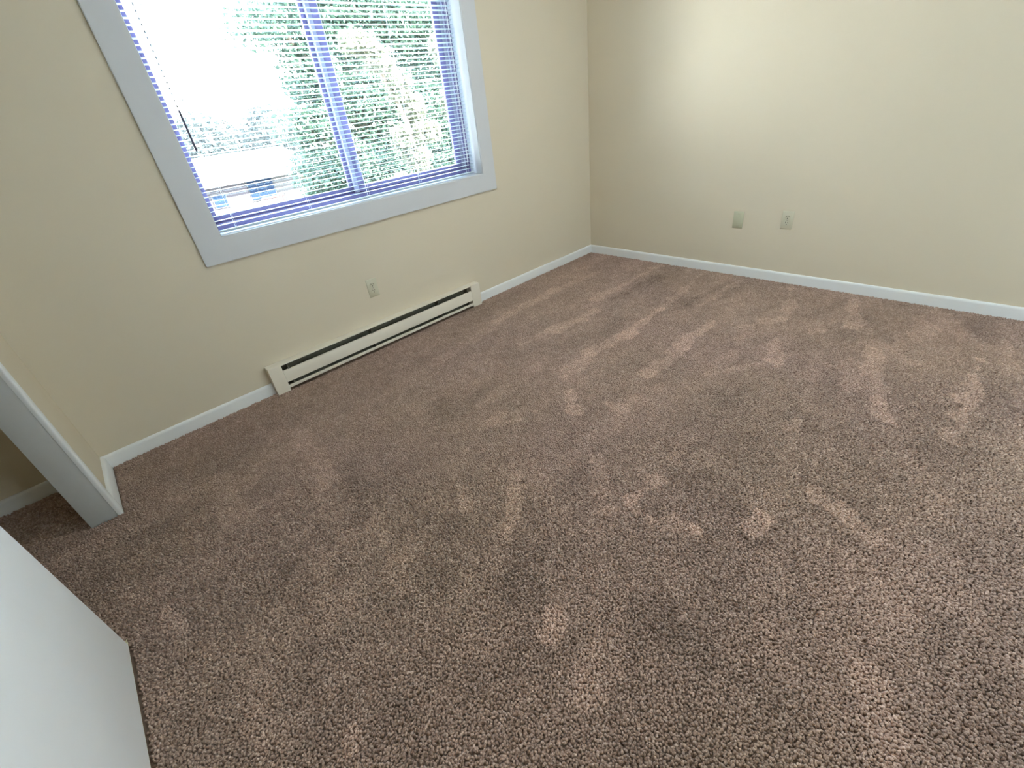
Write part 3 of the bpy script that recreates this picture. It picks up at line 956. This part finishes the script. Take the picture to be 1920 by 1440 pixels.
t3 = empty('blocker_tree', (-12.0, 1.2, GZ), 'unseen round tree added far left of the window to block light', 'tree')  # added out of view to block light left of the white house
trunk([(-12, 1.9, GZ), (-12, 1.9, -1.5), (-11.9, 1.9, 2)], [.28, .22, .1], t3)
leaves('foliage', [(-12, 2.2, .6, 1.6, 1.5, 3.6, 1)], 9000, .28, leaf_dark, t3, 24)
# unseen white house added to throw a bright patch on the right wall
nb = empty('reflector_house', (-14.0, 7.8, GZ), 'unseen white boarded house added to reflect sun onto the right wall', 'house')
nb.rotation_euler = (0, 0, math.radians(57))
wb = noise_mat('white_boards', (.78, .82, .87), (.82, .86, .90), 2, .7, .2)
def local(name, dims, m, parent, bev=0):
    o = box(name, dims, m, None, bev)
    o.parent = parent
    return o
local('wall', (-2.4, 2.4, 0, 5, 0, 7.6), wb, nb)
bm = bmesh.new()
add_extrude(bm, [(-.4, 7.6), (2.5, 9.6), (5.4, 7.6), (5.4, 7.75), (2.5, 9.8), (-.4, 7.75)], 'x', -2.7, 2.7)
o = obj('roof', bm, noise_mat('grey_shingle', (.25, .25, .26), (.33, .33, .34), 5, .9, .1))
o.parent = nb
for k in range(24):
    local('board', (-2.4, 2.4, -.02, -.001, .3 + k * .3, .3 + k * .3 + .285), wb, nb)

t2 = empty('young_tree', (1.7, 5.0, GZ), 'pale yellow green sunlit tree in front of the darker tree', 'tree')
trunk([(1.75, 5.0, GZ), (1.7, 5.0, -1.5), (1.6, 5.0, 0), (1.45, 5.0, 1.2), (1.1, 5.1, 2.2)], [.1, .085, .06, .04, .015], t2)
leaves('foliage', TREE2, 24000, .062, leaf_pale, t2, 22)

porch = empty('sun_blocker_roof', (-1.5, -4.30, 2.3), 'unseen flat roof added to keep sun out of the window behind the camera', 'roof')  # added to stop direct sun entering the window behind the camera
box('roof_slab', (-3.4, .4, -5.75, -4.30, 2.30, 2.42), wb, porch)
for px_ in (-3.3, .3):
    box('post', (px_ - .05, px_ + .05, -5.70, -5.60, GZ, 2.30), wb, porch)
blocker = empty('sky_blocker', (-1.5, -12.5, GZ), 'added unseen grey outbuilding facing the window behind the camera', 'building')  # added wall dims the sky seen through the window behind the camera
box('wall', (-13, 10, -13, -12, GZ, 6.6), mat('grey_siding', (.38, .39, .40), .8, .1), blocker)
box('roof', (-13.3, 10.3, -13.3, -11.8, 6.601, 6.8), mat('dark_roofing', (.2, .2, .2), .8, .1), blocker)
# tree line far behind
for k, (x, y_, h, w) in enumerate(((11.5, 66, 8.8, 3.5), (15.5, 72.5, 8.2, 3.4), (19.5, 66, 9.0, 3.5), (7.5, 72.5, 9.2, 3.4))):
    e = empty('distant_tree', (x, y_, GZ), DIST_LABEL[k], 'tree', group='hazy trees beyond the houses')
    trunk([(x, y_, GZ), (x + .1, y_, GZ + h * .5), (x, y_, GZ + h * .85)], [.3, .22, .08], e)
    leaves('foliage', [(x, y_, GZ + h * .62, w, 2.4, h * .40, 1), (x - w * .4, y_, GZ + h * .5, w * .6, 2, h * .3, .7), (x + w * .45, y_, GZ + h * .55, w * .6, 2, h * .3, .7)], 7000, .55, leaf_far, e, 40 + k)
# small garden tree beside the house
e = empty('small_tree', (11.3, 36.5, GZ), 'small thin tree beside the pale house', 'tree')
trunk([(11.3, 36.5, GZ), (11.25, 36.5, -2.6), (11.1, 36.5, -1.2)], [.08, .06, .03], e)
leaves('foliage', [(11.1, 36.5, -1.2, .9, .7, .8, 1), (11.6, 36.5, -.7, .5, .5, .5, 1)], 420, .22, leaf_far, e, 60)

# pale house with a blue window and red railing
hs = empty('house', (7.6, 42, GZ), 'pale single storey house with blue window bay and white roof', 'house')
hw = noise_mat('pale_pink_render', (.040, .035, .040), (.044, .038, .044), 2, .8, .1)
wh = noise_mat('white_render', (.060, .057, .058), (.064, .061, .062), 2, .8, .1)
rf = noise_mat('white_roof', (.5, .5, .5), (.55, .55, .55), 1, .6, .2)
blue = mat('blue_window_glass', (.008, .016, .036), .5, .03)
rust = mat('red_railing_paint', (.05, .022, .022), .6, .05)
box('wall', (3.2, 7.65, 40.0, 46.0, GZ, -1.68), hw, hs)
box('wall', (7.65, 13.0, 40.3, 46.0, GZ, -1.62), wh, hs)
bm = bmesh.new()
add_extrude(bm, [(39.3, -1.66), (46.6, .05), (53, -1.66), (53, -1.50), (46.6, .22), (39.3, -1.50)], 'x', 2.6, 13.6)
obj('roof', bm, rf, hs)
fr_ = box('bay_frame', (7.72, 9.78, 40.16, 40.298, -3.22, -1.66), wh, hs)
for x0 in (7.80, 8.46, 9.12):
    p = box('pane', (x0, x0 + .60, 40.12, 40.158, -3.12, -1.74), blue, hs)
for x0, x1, z0, z1 in ((5.0, 5.9, -3.1, -2.2), (3.7, 4.5, -3.1, -2.2)):
    f = box('window', (x0 - .08, x1 + .08, 39.93, 39.999, z0 - .08, z1 + .08), wh, hs)
    p = box('pane', (x0, x1, 39.90, 39.928, z0, z1), blue, f)
rl = empty('porch_railing', (8.9, 38.6, -3.86), 'small red picket railing in front of the blue window bay', 'railing')
rl.location.z = GZ
box('handrail', (7.95, 9.9, 38.57, 38.63, -2.98, -2.92), wh, rl)
box('bottom_bar', (7.95, 9.9, 38.58, 38.62, -3.9, -3.85), wh, rl)
for k in range(16):
    x = 8.02 + k * .122
    box('baluster', (x, x + .04, 38.58, 38.62, -3.85, -2.98), rust, rl)
for x in (7.95, 9.84):
    box('post', (x, x + .06, 38.57, 38.63, GZ, -2.92), wh, rl)
